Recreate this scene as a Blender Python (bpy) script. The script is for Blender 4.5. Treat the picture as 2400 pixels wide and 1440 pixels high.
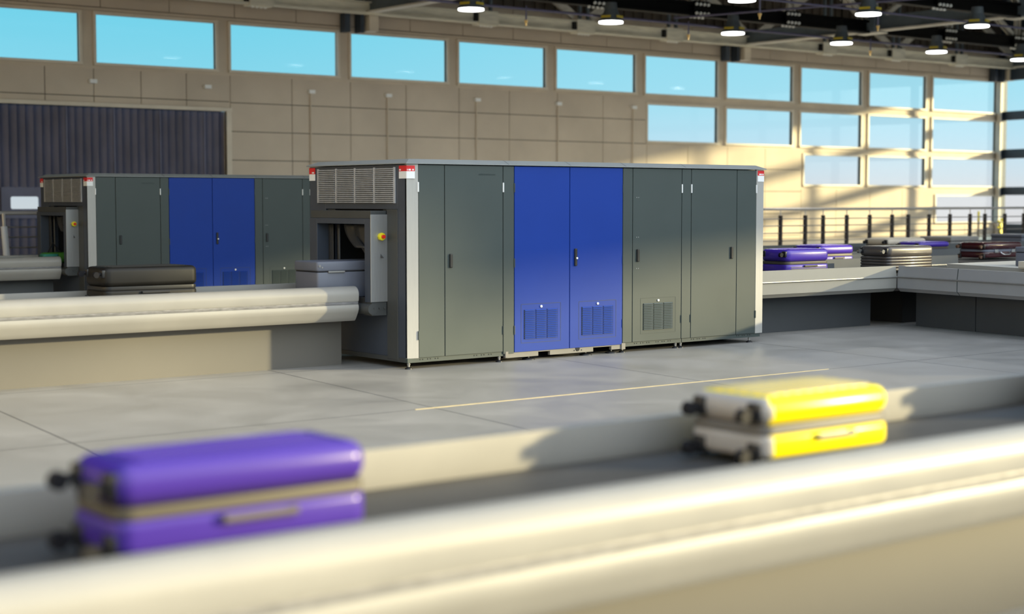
import bpy, bmesh, math, random
from mathutils import Vector, Matrix
random.seed(7)
S = bpy.context.scene
for o in list(bpy.data.objects): bpy.data.objects.remove(o)
COL = S.collection
R = math.radians

# ------------------------------------------------------------------ camera
cam = bpy.data.cameras.new('camera'); camo = bpy.data.objects.new('camera', cam); COL.objects.link(camo)
camo.location = (0, 0, 1.8)
camo.rotation_euler = (R(90 - 3.862), 0, R(-37.935))
cam.sensor_width = 36.0; cam.lens = 3718 / 2400 * 36.0
cam.clip_start = 0.1; cam.clip_end = 500
cam.dof.use_dof = True; cam.dof.focus_distance = 19.5; cam.dof.aperture_fstop = 1.1
S.camera = camo

# ------------------------------------------------------------------ sky
SUN_AZ, SUN_EL = 36.5, 9.5         # azimuth below +X, elevation
sd = Vector((math.cos(R(SUN_AZ)) * math.cos(R(SUN_EL)), -math.sin(R(SUN_AZ)) * math.cos(R(SUN_EL)), math.sin(R(SUN_EL))))
W = bpy.data.worlds.new('sky'); S.world = W; W.use_nodes = True
nt = W.node_tree; nt.nodes.clear()
def N(t, **k):
    n = nt.nodes.new(t)
    for a, b in k.items(): setattr(n, a, b)
    return n
out = N('ShaderNodeOutputWorld'); bg = N('ShaderNodeBackground'); bg.inputs[1].default_value = 1.0
tc = N('ShaderNodeTexCoord'); sep = N('ShaderNodeSeparateXYZ'); nt.links.new(tc.outputs['Generated'], sep.inputs[0])
mr = N('ShaderNodeMapRange'); mr.inputs[1].default_value = -1; mr.inputs[2].default_value = 1; nt.links.new(sep.outputs[2], mr.inputs[0])
ramp = N('ShaderNodeValToRGB'); cr = ramp.color_ramp
stops = [(-1, (.42, .42, .40)), (-.05, (.55, .56, .55)), (-.012, (.64, .68, .71)), (.004, (.60, .67, .72)), (.018, (.52, .70, .80)), (.04, (.39, .71, .86)), (.065, (.27, .70, .86)), (.12, (.175, .67, .86)), (.5, (.22, .56, .92)), (1, (.25, .52, .95))]
while len(cr.elements) < len(stops): cr.elements.new(.5)
for e, (p, c) in zip(cr.elements, stops): e.position = (p + 1) / 2; e.color = (*c, 1)
nt.links.new(mr.outputs[0], ramp.inputs[0])
def lobe(vec, lo, hi, col, strength):
    d = N('ShaderNodeVectorMath', operation='DOT_PRODUCT'); d.inputs[1].default_value = vec
    nt.links.new(tc.outputs['Generated'], d.inputs[0])
    m = N('ShaderNodeMapRange', interpolation_type='SMOOTHSTEP'); m.inputs[1].default_value = lo; m.inputs[2].default_value = hi
    nt.links.new(d.outputs['Value'], m.inputs[0])
    s = N('ShaderNodeVectorMath', operation='SCALE'); s.inputs[0].default_value = tuple(c * strength for c in col); nt.links.new(m.outputs[0], s.inputs['Scale'])
    return s
hz = lobe(tuple(Vector((.1, -.75, .6)).normalized()), 0.2, 1.0, (1.0, .93, .84), 1.6)    # bright hazy half of the sky behind the camera
rl = lobe((.95, .31, 0), .70, 1.0, (1, .62, .5), .16)                 # paler sky towards the right of the view
gl = lobe(tuple(sd), 0.6, 1.0, (1, .88, .66), .8)                  # glow round the low sun
a1 = N('ShaderNodeVectorMath', operation='ADD'); a2 = N('ShaderNodeVectorMath', operation='ADD')
nt.links.new(ramp.outputs[0], a1.inputs[0]); nt.links.new(hz.outputs[0], a1.inputs[1])
nt.links.new(a1.outputs[0], a2.inputs[0]); nt.links.new(gl.outputs[0], a2.inputs[1])
a3 = N('ShaderNodeVectorMath', operation='ADD'); nt.links.new(a2.outputs[0], a3.inputs[0]); nt.links.new(rl.outputs[0], a3.inputs[1]); nt.links.new(a3.outputs[0], bg.inputs[0]); nt.links.new(bg.outputs[0], out.inputs[0])

# ------------------------------------------------------------------ sun
sl = bpy.data.lights.new('sun', 'SUN'); slo = bpy.data.objects.new('sun', sl); COL.objects.link(slo)
sl.energy = 9.0; sl.color = (1.0, .85, .48); sl.angle = R(2.0)
slo.rotation_euler = sd.to_track_quat('Z', 'Y').to_euler(); slo.location = (20, -15, 12)

S.view_settings.view_transform = 'Standard'; S.view_settings.look = 'None'
S.view_settings.gamma = 1; S.view_settings.use_curve_mapping = False
S.view_settings.exposure = 0.0

# ------------------------------------------------------------------ materials
def mat(name, col, rough=.5, metal=0., var=0., scale=3., bump=0., bscale=60., stretch=None, emit=None, spec=.5, coat=0., rvar=0.):
    m = bpy.data.materials.new(name); m.use_nodes = True
    t = m.node_tree; b = t.nodes['Principled BSDF']
    b.inputs['Base Color'].default_value = (*col, 1); b.inputs['Roughness'].default_value = rough
    b.inputs['Metallic'].default_value = metal; b.inputs['Specular IOR Level'].default_value = spec
    if coat: b.inputs['Coat Weight'].default_value = coat; b.inputs['Coat Roughness'].default_value = .08
    if emit: b.inputs['Emission Color'].default_value = (*emit[0], 1); b.inputs['Emission Strength'].default_value = emit[1]
    co = t.nodes.new('ShaderNodeTexCoord'); mp = t.nodes.new('ShaderNodeMapping')
    t.links.new(co.outputs['Object'], mp.inputs[0])
    if stretch: mp.inputs['Scale'].default_value = stretch
    n = t.nodes.new('ShaderNodeTexNoise'); n.inputs['Scale'].default_value = scale; n.inputs['Detail'].default_value = 5
    t.links.new(mp.outputs[0], n.inputs['Vector'])
    if var:
        mx = t.nodes.new('ShaderNodeMix'); mx.data_type = 'RGBA'
        mx.inputs[6].default_value = (*[c * (1 - var) for c in col], 1); mx.inputs[7].default_value = (*[min(1, c * (1 + var)) for c in col], 1)
        rp = t.nodes.new('ShaderNodeMapRange'); rp.inputs[1].default_value = .3; rp.inputs[2].default_value = .7
        t.links.new(n.outputs['Fac'], rp.inputs[0]); t.links.new(rp.outputs[0], mx.inputs[0]); t.links.new(mx.outputs[2], b.inputs['Base Color'])
    if rvar:
        rr = t.nodes.new('ShaderNodeMapRange'); rr.inputs[1].default_value = .3; rr.inputs[2].default_value = .7
        rr.inputs[3].default_value = max(.02, rough - rvar); rr.inputs[4].default_value = rough + rvar
        t.links.new(n.outputs['Fac'], rr.inputs[0]); t.links.new(rr.outputs[0], b.inputs['Roughness'])
    if bump:
        n2 = t.nodes.new('ShaderNodeTexNoise'); n2.inputs['Scale'].default_value = bscale; t.links.new(mp.outputs[0], n2.inputs['Vector'])
        bp = t.nodes.new('ShaderNodeBump'); bp.inputs['Strength'].default_value = bump; bp.inputs['Distance'].default_value = .01
        t.links.new(n2.outputs['Fac'], bp.inputs['Height']); t.links.new(bp.outputs[0], b.inputs['Normal'])
    return m
M = {}
M['door'] = mat('grey_green_paint', (.056, .071, .069), .42, var=.03, scale=2, spec=.35, rvar=.04)
M['blue'] = mat('blue_paint', (.008, .042, .29), .45, var=.03, scale=2, spec=.22, rvar=.04)
M['navy'] = mat('dark_slate_paint', (.055, .066, .09), .42, var=.05)
M['dark'] = mat('dark_grey_paint', (.06, .063, .063), .45, var=.05)
M['gap'] = mat('black_gap', (.008, .008, .01), .8)
M['cap'] = mat('grey_cap_paint', (.30, .31, .305), .5, var=.04)
M['steel'] = mat('brushed_steel', (.30, .295, .285), .38, .35, var=.06, scale=8, stretch=(12, 12, .6))
M['basebeam'] = mat('primed_base_beam', (.19, .18, .165), .5, var=.08)
M['strip'] = mat('pale_aluminium', (.42, .41, .39), .42, .15, var=.03, scale=10, stretch=(8, 8, .5))
M['panelsteel'] = mat('brushed_panel', (.34, .34, .34), .33, .5, var=.05, scale=10, stretch=(10, 10, .4))
M['louvre'] = mat('galvanised_louvre', (.50, .50, .52), .45, .1, var=.12, scale=14)
M['black'] = mat('black_plastic', (.015, .015, .017), .4, var=.1)
M['rubber'] = mat('black_rubber', (.03, .03, .034), .55, var=.15, scale=4)
M['curtain'] = mat('lead_curtain', (.035, .037, .042), .5, var=.2, scale=3)
M['white'] = mat('white_label', (.88, .88, .88), .5)
M['red'] = mat('red_label', (.72, .02, .025), .5)
M['mark'] = mat('dark_print', (.03, .045, .045), .6)
M['yellow'] = mat('yellow_plastic', (.80, .70, .01), .4)
M['redbtn'] = mat('red_button', (.70, .02, .015), .35)
M['guard'] = mat('pale_guard_paint', (.315, .30, .275), .42, var=.035, scale=3, rvar=.05)
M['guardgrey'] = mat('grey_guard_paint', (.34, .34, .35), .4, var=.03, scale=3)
M['guardflat'] = mat('flat_guard_paint', (.29, .28, .255), .6, var=.03, scale=3, spec=.3)
M['guardshade'] = mat('shaded_guard_paint', (.12, .124, .127), .75, var=.03, scale=3, spec=.12)  # darker copy of the guard paint, shade put into the colour
M['seam'] = mat('scuffed_seam_strip', (.20, .195, .20), .5, .2, var=.3, scale=14, stretch=(1, 4, 6))
M['seamdark'] = mat('seam_shadow_rubber', (.15, .145, .15), .6)
M['skirt'] = mat('taupe_skirt_paint', (.128, .118, .103), .5, var=.03, scale=1.5)
M['skirtdark'] = mat('charcoal_skirt_paint', (.062, .066, .072), .45, var=.05, scale=1.5)
M['belt'] = mat('conveyor_belt_rubber', (.052, .047, .042), .6, var=.12, scale=6, bump=.15, bscale=200)
M['fcase'] = None
M['wallpanel'] = mat('concrete_panel', (.60, .51, .41), .8, var=.10, scale=.55, bump=.2, bscale=25)
M['wallbase'] = mat('wall_backing', (.12, .105, .088), .9)
M['mullion'] = mat('unseen_wall_render', (.62, .53, .42), .75, var=.08, scale=1.2)
M['frame'] = mat('window_frame_paint', (.72, .64, .53), .55, var=.06, scale=2)
M['cladding'] = mat('dark_cladding', (.085, .068, .052), .7, var=.25, scale=1.0)
M['roof'] = mat('dark_roof_deck', (.035, .030, .025), .8, var=.2, scale=1)
M['shutter'] = mat('slate_blue_shutter', (.135, .135, .21), .5, var=.22, scale=1.4, stretch=(1, 1, .5))
M['eave'] = mat('pale_girder_paint', (.80, .75, .62), .6, var=.16, scale=1.5, stretch=(1, 3, 6))
M['girder'] = mat('blue_grey_girder', (.12, .15, .18), .5, var=.15, scale=2)
M['flange'] = mat('pale_flange_paint', (.72, .69, .62), .55, var=.1, scale=2)
M['blackgirder'] = mat('black_girder_paint', (.003, .003, .003), .6, spec=.1)
M['brace'] = mat('brace_paint', (.50, .47, .41), .6, var=.25, scale=3)
M['bolt'] = mat('zinc_bolt', (.92, .91, .87), .45)
M['pipe'] = mat('purple_grey_pipe', (.12, .11, .19), .45, var=.1)
M['brass'] = mat('brass_head', (.75, .50, .18), .35, .6)
M['lamphouse'] = mat('lamp_housing', (.10, .12, .14), .45, var=.1)
M['lampyellow'] = mat('yellow_lamp_tag', (.55, .42, .03), .5)
M['lamplight'] = mat('lamp_light', (1, 1, 1), .5, emit=((1, .99, .96), 6.0))
M['bluecolumn'] = mat('dark_blue_column', (.035, .05, .075), .45, var=.1)
M['handrail'] = mat('handrail_steel', (.55, .52, .50), .35, .4)
M['post'] = mat('dark_rail_post', (.035, .028, .028), .5)
M['cable'] = mat('rail_cable', (.35, .33, .32), .4, .5)
M['platform'] = mat('pale_platform_floor', (.50, .49, .47), .3, var=.06, scale=1)
M['purple'] = mat('violet_gloss_shell', (.062, .030, .28), .28, var=.03, spec=.35)
M['purple2'] = mat('deep_violet_shell', (.075, .035, .40), .28, var=.03, coat=.4)
M['sun_yellow'] = mat('yellow_gloss_shell', (.98, .78, .002), .25, spec=.3)
M['beige'] = mat('greige_shell', (.42, .385, .35), .45, var=.05)
M['band'] = mat('zipper_band', (.10, .085, .06), .5)
M['bandgrey'] = mat('grey_zipper_band', (.15, .14, .13), .45)
M['wheel'] = mat('wheel_plastic', (.014, .013, .015), .6, spec=.2)
M['wheelpale'] = mat('worn_wheel_tyre', (.34, .27, .27), .4)
M['blackshell'] = mat('black_shell', (.013, .012, .011), .5, var=.15, rvar=.06, spec=.3)
M['darkribs'] = mat('grey_brown_shell', (.085, .074, .07), .3, var=.1, coat=.2)
M['maroon'] = mat('maroon_gloss_shell', (.05, .008, .012), .18, coat=.4)
M['chrome'] = mat('chrome', (.7, .7, .7), .15, .9)
M['cream'] = mat('cream_shell', (.70, .60, .48), .5, var=.04)
M['trayslate'] = mat('slate_tray_plastic', (.14, .15, .19), .42, var=.08)
M['tray'] = mat('grey_tray_plastic', (.30, .28, .265), .5, var=.08)
M['brown'] = mat('brown_knob', (.12, .06, .035), .5)
M['green'] = mat('green_bag_fabric', (.06, .22, .02), .7, var=.3)
M['teal'] = mat('teal_bag_fabric', (.03, .22, .17), .7, var=.3)
M['ceramicwhite'] = mat('white_post_sleeve', (.70, .72, .78), .4)
M['ledge'] = mat('pale_cover_plate', (.56, .54, .50), .4)
M['sunstreak'] = mat('painted_sun_streak', (.62, .50, .27), .5, var=.1, scale=8)  # sunlight colour for the streak painted on the floor

# yellow quilted top: raised diamonds, paler on the lid
def quilt():
    m = mat('quilted_yellow_lid', (.80, .62, .14), .35)
    t = m.node_tree; b = t.nodes['Principled BSDF']
    mp = t.nodes['Mapping']; mp.inputs['Rotation'].default_value = (0, 0, R(45)); mp.inputs['Scale'].default_value = (1, 1, 0.001)
    ch = t.nodes.new('ShaderNodeTexChecker'); ch.inputs['Scale'].default_value = 20
    ch.inputs['Color1'].default_value = (.92, .68, .10, 1); ch.inputs['Color2'].default_value = (.50, .44, .30, 1)
    t.links.new(mp.outputs[0], ch.inputs['Vector']); t.links.new(ch.outputs['Color'], b.inputs['Base Color'])
    bp = t.nodes.new('ShaderNodeBump'); bp.inputs['Strength'].default_value = .3; bp.inputs['Distance'].default_value = .01
    t.links.new(ch.outputs['Fac'], bp.inputs['Height']); t.links.new(bp.outputs[0], b.inputs['Normal'])
    return m
M['quilt'] = quilt()

def glass():
    m = bpy.data.materials.new('window_glass'); m.use_nodes = True; t = m.node_tree; t.nodes.clear()
    o = t.nodes.new('ShaderNodeOutputMaterial'); tr = t.nodes.new('ShaderNodeBsdfTransparent'); tr.inputs[0].default_value = (.97, .985, .985, 1)
    g = t.nodes.new('ShaderNodeBsdfGlossy'); g.inputs['Roughness'].default_value = .02
    fr = t.nodes.new('ShaderNodeFresnel'); fr.inputs[0].default_value = 1.3
    mul = t.nodes.new('ShaderNodeMath'); mul.operation = 'MULTIPLY'; mul.inputs[1].default_value = .07
    mx = t.nodes.new('ShaderNodeMixShader'); t.links.new(fr.outputs[0], mul.inputs[0]); t.links.new(mul.outputs[0], mx.inputs[0])
    t.links.new(tr.outputs[0], mx.inputs[1]); t.links.new(g.outputs[0], mx.inputs[2]); t.links.new(mx.outputs[0], o.inputs[0])
    return m
M['glass'] = glass()

def floor_mat():
    m = bpy.data.materials.new('polished_concrete_slabs'); m.use_nodes = True; t = m.node_tree; b = t.nodes['Principled BSDF']
    def n(ty): return t.nodes.new(ty)
    def math_(op, a, bb=None):
        k = n('ShaderNodeMath'); k.operation = op
        for i, v in enumerate((a, bb)):
            if v is None: continue
            if isinstance(v, (int, float)): k.inputs[i].default_value = v
            else: t.links.new(v, k.inputs[i])
        return k.outputs[0]
    co = n('ShaderNodeTexCoord'); se = n('ShaderNodeSeparateXYZ'); t.links.new(co.outputs['Object'], se.inputs[0])
    x, y = se.outputs[0], se.outputs[1]
    # slab joints: one family along X every 3.3 m, the other crossing it at a slight skew
    xs = math_('SUBTRACT', math_('SUBTRACT', x, 7.87), math_('MULTIPLY', math_('SUBTRACT', y, 11.2), .105))
    u = math_('ABSOLUTE', math_('SUBTRACT', math_('FRACT', math_('ADD', math_('DIVIDE', xs, 3.27), 100.5)), .5))
    v = math_('ABSOLUTE', math_('SUBTRACT', math_('FRACT', math_('ADD', math_('DIVIDE', math_('SUBTRACT', y, 11.2), 3.27), 100.5)), .5))
    lu = math_('LESS_THAN', u, .0022); lv = math_('LESS_THAN', v, .0022); line = math_('MAXIMUM', lu, lv)
    n1 = n('ShaderNodeTexNoise'); n1.inputs['Scale'].default_value = .9; n1.inputs['Detail'].default_value = 8; n1.inputs['Roughness'].default_value = .62; n1.inputs['Distortion'].default_value = .6
    t.links.new(co.outputs['Object'], n1.inputs['Vector'])
    n2 = n('ShaderNodeTexNoise'); n2.inputs['Scale'].default_value = .25; n2.inputs['Detail'].default_value = 3; t.links.new(co.outputs['Object'], n2.inputs['Vector'])
    rp = n('ShaderNodeValToRGB'); e = rp.color_ramp.elements; e[0].position = .32; e[0].color = (.245, .234, .218, 1); e[1].position = .72; e[1].color = (.415, .395, .367, 1)
    mixn = math_('ADD', math_('MULTIPLY', n1.outputs['Fac'], .65), math_('MULTIPLY', n2.outputs['Fac'], .35))
    t.links.new(mixn, rp.inputs[0])
    mx = n('ShaderNodeMix'); mx.data_type = 'RGBA'; t.links.new(line, mx.inputs[0]); t.links.new(rp.outputs[0], mx.inputs[6]); mx.inputs[7].default_value = (.06, .06, .065, 1)
    t.links.new(mx.outputs[2], b.inputs['Base Color'])
    rr = n('ShaderNodeMapRange'); rr.inputs[1].default_value = .3; rr.inputs[2].default_value = .7; rr.inputs[3].default_value = .34; rr.inputs[4].default_value = .52
    t.links.new(n1.outputs['Fac'], rr.inputs[0]); t.links.new(rr.outputs[0], b.inputs['Roughness'])
    return m
M['floor'] = floor_mat()

# ------------------------------------------------------------------ mesh builder
class MB:
    def __init__(s): s.bm = bmesh.new()
    def box(s, x0, x1, y0, y1, z0, z1, rot=None, piv=None, bev=0, seg=2):
        r = bmesh.ops.create_cube(s.bm, size=1); vs = r['verts']
        for v in vs: v.co = Vector(((x0 + x1) / 2 + v.co.x * (x1 - x0), (y0 + y1) / 2 + v.co.y * (y1 - y0), (z0 + z1) / 2 + v.co.z * (z1 - z0)))
        if bev:
            es = list({e for v in vs for e in v.link_edges})
            rr = bmesh.ops.bevel(s.bm, geom=es, offset=bev, segments=seg, profile=.5, affect='EDGES')
            vs = list({v for f in rr['faces'] for v in f.verts} | {v for v in vs if v.is_valid})
        if rot: bmesh.ops.rotate(s.bm, verts=vs, cent=piv or ((x0 + x1) / 2, (y0 + y1) / 2, (z0 + z1) / 2), matrix=rot)
        return s
    def rbox(s, x0, x1, y0, y1, z0, z1, r, rv=None, seg=4):
        """rounded box: vertical corners radius rv, the rest radius r"""
        c = bmesh.ops.create_cube(s.bm, size=1); vs = c['verts']
        for v in vs: v.co = Vector(((x0 + x1) / 2 + v.co.x * (x1 - x0), (y0 + y1) / 2 + v.co.y * (y1 - y0), (z0 + z1) / 2 + v.co.z * (z1 - z0)))
        rv = rv or r
        es = {e for v in vs for e in v.link_edges}
        ve = [e for e in es if abs(e.verts[0].co.z - e.verts[1].co.z) > 1e-5]
        rr = bmesh.ops.bevel(s.bm, geom=ve, offset=rv, segments=seg, profile=.5, affect='EDGES')
        allv = set(v for v in vs if v.is_valid) | {v for f in rr['faces'] for v in f.verts}
        if r > 0:
            e2 = [e for e in {e for v in allv for e in v.link_edges} if abs(e.verts[0].co.z - e.verts[1].co.z) < 1e-6 and len(e.link_faces) == 2 and any(abs(f.normal.z) > .9 or abs(f.calc_center_median().z - z0) < 1e-6 or abs(f.calc_center_median().z - z1) < 1e-6 for f in e.link_faces)]
            bmesh.ops.bevel(s.bm, geom=e2, offset=r, segments=seg, profile=.5, affect='EDGES')
        return s
    def cyl(s, a, b, r, n=12, r2=None):
        a, b = Vector(a), Vector(b); d = b - a
        m = Matrix.Translation((a + b) / 2) @ d.to_track_quat('Z', 'Y').to_matrix().to_4x4()
        bmesh.ops.create_cone(s.bm, cap_ends=True, segments=n, radius1=r, radius2=r if r2 is None else r2, depth=d.length, matrix=m); return s
    def sph(s, c, r, n=12, sc=(1, 1, 1)):
        m = Matrix.Translation(c) @ Matrix.Diagonal((*sc, 1)); bmesh.ops.create_uvsphere(s.bm, u_segments=n, v_segments=max(6, n // 2), radius=r, matrix=m); return s
    def beam(s, a, b, w, h):
        """rectangular bar between two points, h measured upwards"""
        a, b = Vector(a), Vector(b); d = (b - a); L = d.length; d.normalize()
        side = d.cross(Vector((0, 0, 1)));
        if side.length < 1e-4: side = Vector((1, 0, 0))
        side.normalize(); up = side.cross(d)
        c = [p + side * sx * w / 2 + up * sz * h / 2 for p in (a, b) for sx, sz in ((-1, -1), (1, -1), (1, 1), (-1, 1))]
        v = [s.bm.verts.new(p) for p in c]
        for f in ((0, 1, 2, 3), (7, 6, 5, 4), (0, 4, 5, 1), (1, 5, 6, 2), (2, 6, 7, 3), (3, 7, 4, 0)): s.bm.faces.new([v[i] for i in f])
        return s
    def extr(s, prof, path, closed=True):
        """profile [(offset,z)] swept along a polyline in plan, mitred; offset is to the left of travel"""
        n = len(path); rings = []
        for i, p in enumerate(path):
            p = Vector(p).to_2d() if len(p) > 2 else Vector(p)
            d0 = (Vector(path[i]) - Vector(path[i - 1])).normalized() if i > 0 else None
            d1 = (Vector(path[i + 1]) - Vector(path[i])).normalized() if i < n - 1 else None
            if d0 is None: d0 = d1
            if d1 is None: d1 = d0
            n0 = Vector((-d0.y, d0.x)); n1 = Vector((-d1.y, d1.x)); nn = (n0 + n1).normalized(); k = 1 / max(.3, nn.dot(n0))
            rings.append([s.bm.verts.new((p.x + nn.x * o * k, p.y + nn.y * o * k, z)) for o, z in prof])
        m = len(prof)
        for a, b in zip(rings, rings[1:]):
            for i in range(m if closed else m - 1):
                j = (i + 1) % m; s.bm.faces.new((a[i], b[i], b[j], a[j]))
        if closed: s.bm.faces.new(rings[0][::-1]); s.bm.faces.new(rings[-1])
        return s
    def poly(s, pts, z0, z1):
        lo = [s.bm.verts.new((x, y, z0)) for x, y in pts]; hi = [s.bm.verts.new((x, y, z1)) for x, y in pts]
        s.bm.faces.new(lo[::-1]); s.bm.faces.new(hi)
        for i in range(len(pts)): j = (i + 1) % len(pts); s.bm.faces.new((lo[i], lo[j], hi[j], hi[i]))
        return s
    def quad(s, *p): s.bm.faces.new([s.bm.verts.new(q) for q in p]); return s
    def build(s, name, m, parent=None, smooth=False, bevel=0, loc=None):
        bmesh.ops.recalc_face_normals(s.bm, faces=s.bm.faces)
        me = bpy.data.meshes.new(name); s.bm.to_mesh(me); s.bm.free()
        o = bpy.data.objects.new(name, me); COL.objects.link(o); me.materials.append(M[m] if isinstance(m, str) else m)
        if parent: o.parent = parent
        if loc: o.location = loc
        if smooth:
            for p in me.polygons: p.use_smooth = True
            me.set_sharp_from_angle(angle=R(35))
        if bevel:
            b = o.modifiers.new('bevel', 'BEVEL'); b.width = bevel; b.segments = 2; b.limit_method = 'ANGLE'
        return o
def tag(o, label, cat, group=None, kind=None):
    o['label'] = label; o['category'] = cat
    if group: o['group'] = group
    if kind: o['kind'] = kind
    return o
def empty(name, loc, rz=0):
    o = bpy.data.objects.new(name, None); COL.objects.link(o); o.location = loc; o.rotation_euler = (0, 0, rz); o.empty_display_size = .2; return o
def struct(o, label=None):
    o['kind'] = 'structure'
    if label: o['label'] = label
    return o
def children(o): return [c for c in list(bpy.data.objects) if c.parent == o]
def copy_tree(o, parent=None):
    c = o.copy(); COL.objects.link(c); c.parent = parent
    for ch in children(o): copy_tree(ch, c)
    return c

# ------------------------------------------------------------------ floor, walls
YW = 39.5; ZR = 10.2
def rwx(y): return 56.24 - .169 * (YW - y)         # plan line of the right-hand wall
b = MB(); b.box(-14, 62, -6, 28.0, -.3, 0); struct(b.build('floor', 'floor'))
b = MB(); b.box(-14, 62, 28.0, 41, -.3, .40); struct(b.build('floor', 'platform'))
b = MB(); b.box(7.67, 13.0, 11.187, 11.208, 0, .003); tag(b.build('sun_streak', 'sunstreak'), 'thin streak of sunlight painted as a yellow strip along a joint of the grey concrete floor', 'painted sun streak')  # sliver of sunlight painted as a thin yellow strip
WX = [12.95, 16.82, 20.72, 24.61, 28.48, 32.34, 36.20, 40.06, 43.90, 47.73, 51.585, 56.2]
holes = []    # (x0,x1,z0,z1)
for i in range(len(WX) - 1): holes.append((WX[i] + .23, WX[i + 1] - .23, 5.37, 6.62))
for i in range(6, 11): holes.append(((WX[i] + (.34 if i == 6 else .23)), WX[i + 1] - .23, 3.79, 5.0))
for i in range(8, 11): holes.append(((WX[i] + (.44 if i == 8 else .23)), WX[i + 1] - .23, 2.37, 3.435))
holes.append((WX[10] + .53, WX[11] - .23, .92, 1.95))
DOOR = (-6.0, 20.80, .4, 4.23)
def wall_cells(x0, x1, z0, z1, hs):
    zs = sorted({z0, z1} | {h[2] for h in hs} | {h[3] for h in hs}); zs = [z for z in zs if z0 <= z <= z1]
    for a, c in zip(zs, zs[1:]):
        cut = sorted((h[0], h[1]) for h in hs if h[2] < c - 1e-6 and h[3] > a + 1e-6); x = x0
        for p, q in cut:
            if p > x: yield x, p, a, c
            x = max(x, q)
        if x < x1: yield x, x1, a, c
b = MB()
for x0, x1, z0, z1 in wall_cells(-12, 56.4, 0, 6.8, holes + [DOOR]): b.box(x0, x1, YW, YW + .07, z0, z1)
struct(b.build('wall_back', 'mullion'), 'concrete panelled back wall pierced by rows of windows')
# facing panels with open joints
backs = []
b = MB()
def panels(x0, x1, z0, z1, dx, dz, ox=0, oz=0):
    g = .011
    nx = round((x1 - x0) / dx) or 1
    backs.append((x0, x1, z0, z1))
    xs = [x0 + (x1 - x0) * i / nx for i in range(nx + 1)]
    zs = [z1]
    z = z1
    for d in dz:
        z -= d
        if z <= z0 + .05: break
        zs.append(z)
    zs.append(z0); zs = zs[::-1]
    for p, q in zip(xs, xs[1:]):
        for r, t in zip(zs, zs[1:]): b.box(p + g, q - g, YW - .035, YW, r + g, t - g)
DZ = (.74, .79, .79, .79, .8, .8, .8, .8)
panels(-12, 20.92, 4.33, 5.22, 1.31, (.72, 9))
panels(20.92, 36.50, .4, 5.22, 1.93, DZ)
panels(36.50, 44.20, .4, 3.66, 1.93, (.76, .79, .8, .8, .8))
panels(44.20, 51.95, .4, 2.22, 1.93, (.8, .8, .8))
panels(51.95, 56.1, .4, .80, 2.0, (9,))
panels(-12, 56.1, 6.80, 7.75, 1.93, (9,))
wf = struct(b.build('wall_facing', 'wallpanel'), 'beige-grey facing panels of the back wall')
b = MB()
for x0, x1, z0, z1 in backs: b.box(x0 + .02, x1 - .02, YW - .006, YW - .001, z0 + .02, z1 - .02)
b.build('joint_backing', 'wallbase', wf)
b = MB(); b.box(-12, 56.4, YW, YW + .35, 6.8, ZR)
x = -12
while x < 56: b.box(x, x + .16, YW - .06, YW, 7.76, ZR); x += .42
struct(b.build('wall_upper', 'cladding'), 'dark ribbed cladding above the windows')
b = MB(); b.box(-12, 20.95, YW - .09, YW + .02, 4.23, 4.33); b.box(20.80, 20.95, YW - .05, YW + .3, .4, 4.23); struct(b.build('trim_1', 'frame'), 'pale lintel over the big shutter')
b = MB(); b.box(-12, 56.1, YW - .06, YW, 6.715, 6.775); struct(b.build('trim_2', 'mullion'), 'thin ledge above the top row of windows')
# shutter with folded vertical leaves, one small glazed opening
VX0, VX1, VZ0, VZ1 = 14.74, 15.49, 1.57, 1.887
b = MB(); x = DOOR[0]; k = 0; fw = 1.31 / 6
while x < DOOR[1]:
    x1 = min(x + fw, DOOR[1]); y0, y1 = YW + .30, YW + .12
    spans = [(.4, VZ0 - .0), (VZ1 + .0, 4.23)] if (x1 > VX0 and x < VX1) else [(.4, 4.23)]
    for z0, z1 in spans:
        b.quad((x, y0, z0), (x1, y1, z0), (x1, y1, z1), (x, y0, z1))
        if z1 - z0 > 3 or x1 < VX0: b.quad((x1, y1, z0), (x1, y0, z0), (x1, y0, z1), (x1, y1, z1))
    k += 1; x = x1
    if k % 6 == 0 and not (x > VX0 - .1 and x < VX1 + .1): b.box(x - .02, x + .02, YW + .10, YW + .25, .4, 4.23)
do = struct(b.build('door_1', 'shutter'), 'slate-blue folded metal shutter filling the wall opening')
def rring(b, x0, x1, z0, z1, r, w, y0, y1, n=5):
    def loop(x0, x1, z0, z1, r):
        return [(cx + r * math.cos(a0 + i / n * math.pi / 2), cz + r * math.sin(a0 + i / n * math.pi / 2)) for cx, cz, a0 in ((x1 - r, z1 - r, 0), (x0 + r, z1 - r, math.pi / 2), (x0 + r, z0 + r, math.pi), (x1 - r, z0 + r, 1.5 * math.pi)) for i in range(n + 1)]
    A = loop(x0, x1, z0, z1, r); B = loop(x0 - w, x1 + w, z0 - w, z1 + w, .004)
    va = [[b.bm.verts.new((p[0], y, p[1])) for p in A] for y in (y0, y1)]; vb = [[b.bm.verts.new((p[0], y, p[1])) for p in B] for y in (y0, y1)]
    m = len(A)
    for i in range(m):
        j = (i + 1) % m
        b.bm.faces.new((va[0][i], va[0][j], vb[0][j], vb[0][i])); b.bm.faces.new((va[1][i], vb[1][i], vb[1][j], va[1][j]))
        b.bm.faces.new((va[0][i], va[1][i], va[1][j], va[0][j])); b.bm.faces.new((vb[0][i], vb[0][j], vb[1][j], vb[1][i]))
b = MB(); rring(b, VX0, VX1, VZ0, VZ1, .05, .24, YW + .06, YW + .14); b.build('frame', 'shutter', do)
b = MB(); b.box(VX0 - .03, VX1 + .03, YW + .10, YW + .11, VZ0 - .03, VZ1 + .03); b.build('pane', 'glass', do)
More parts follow.
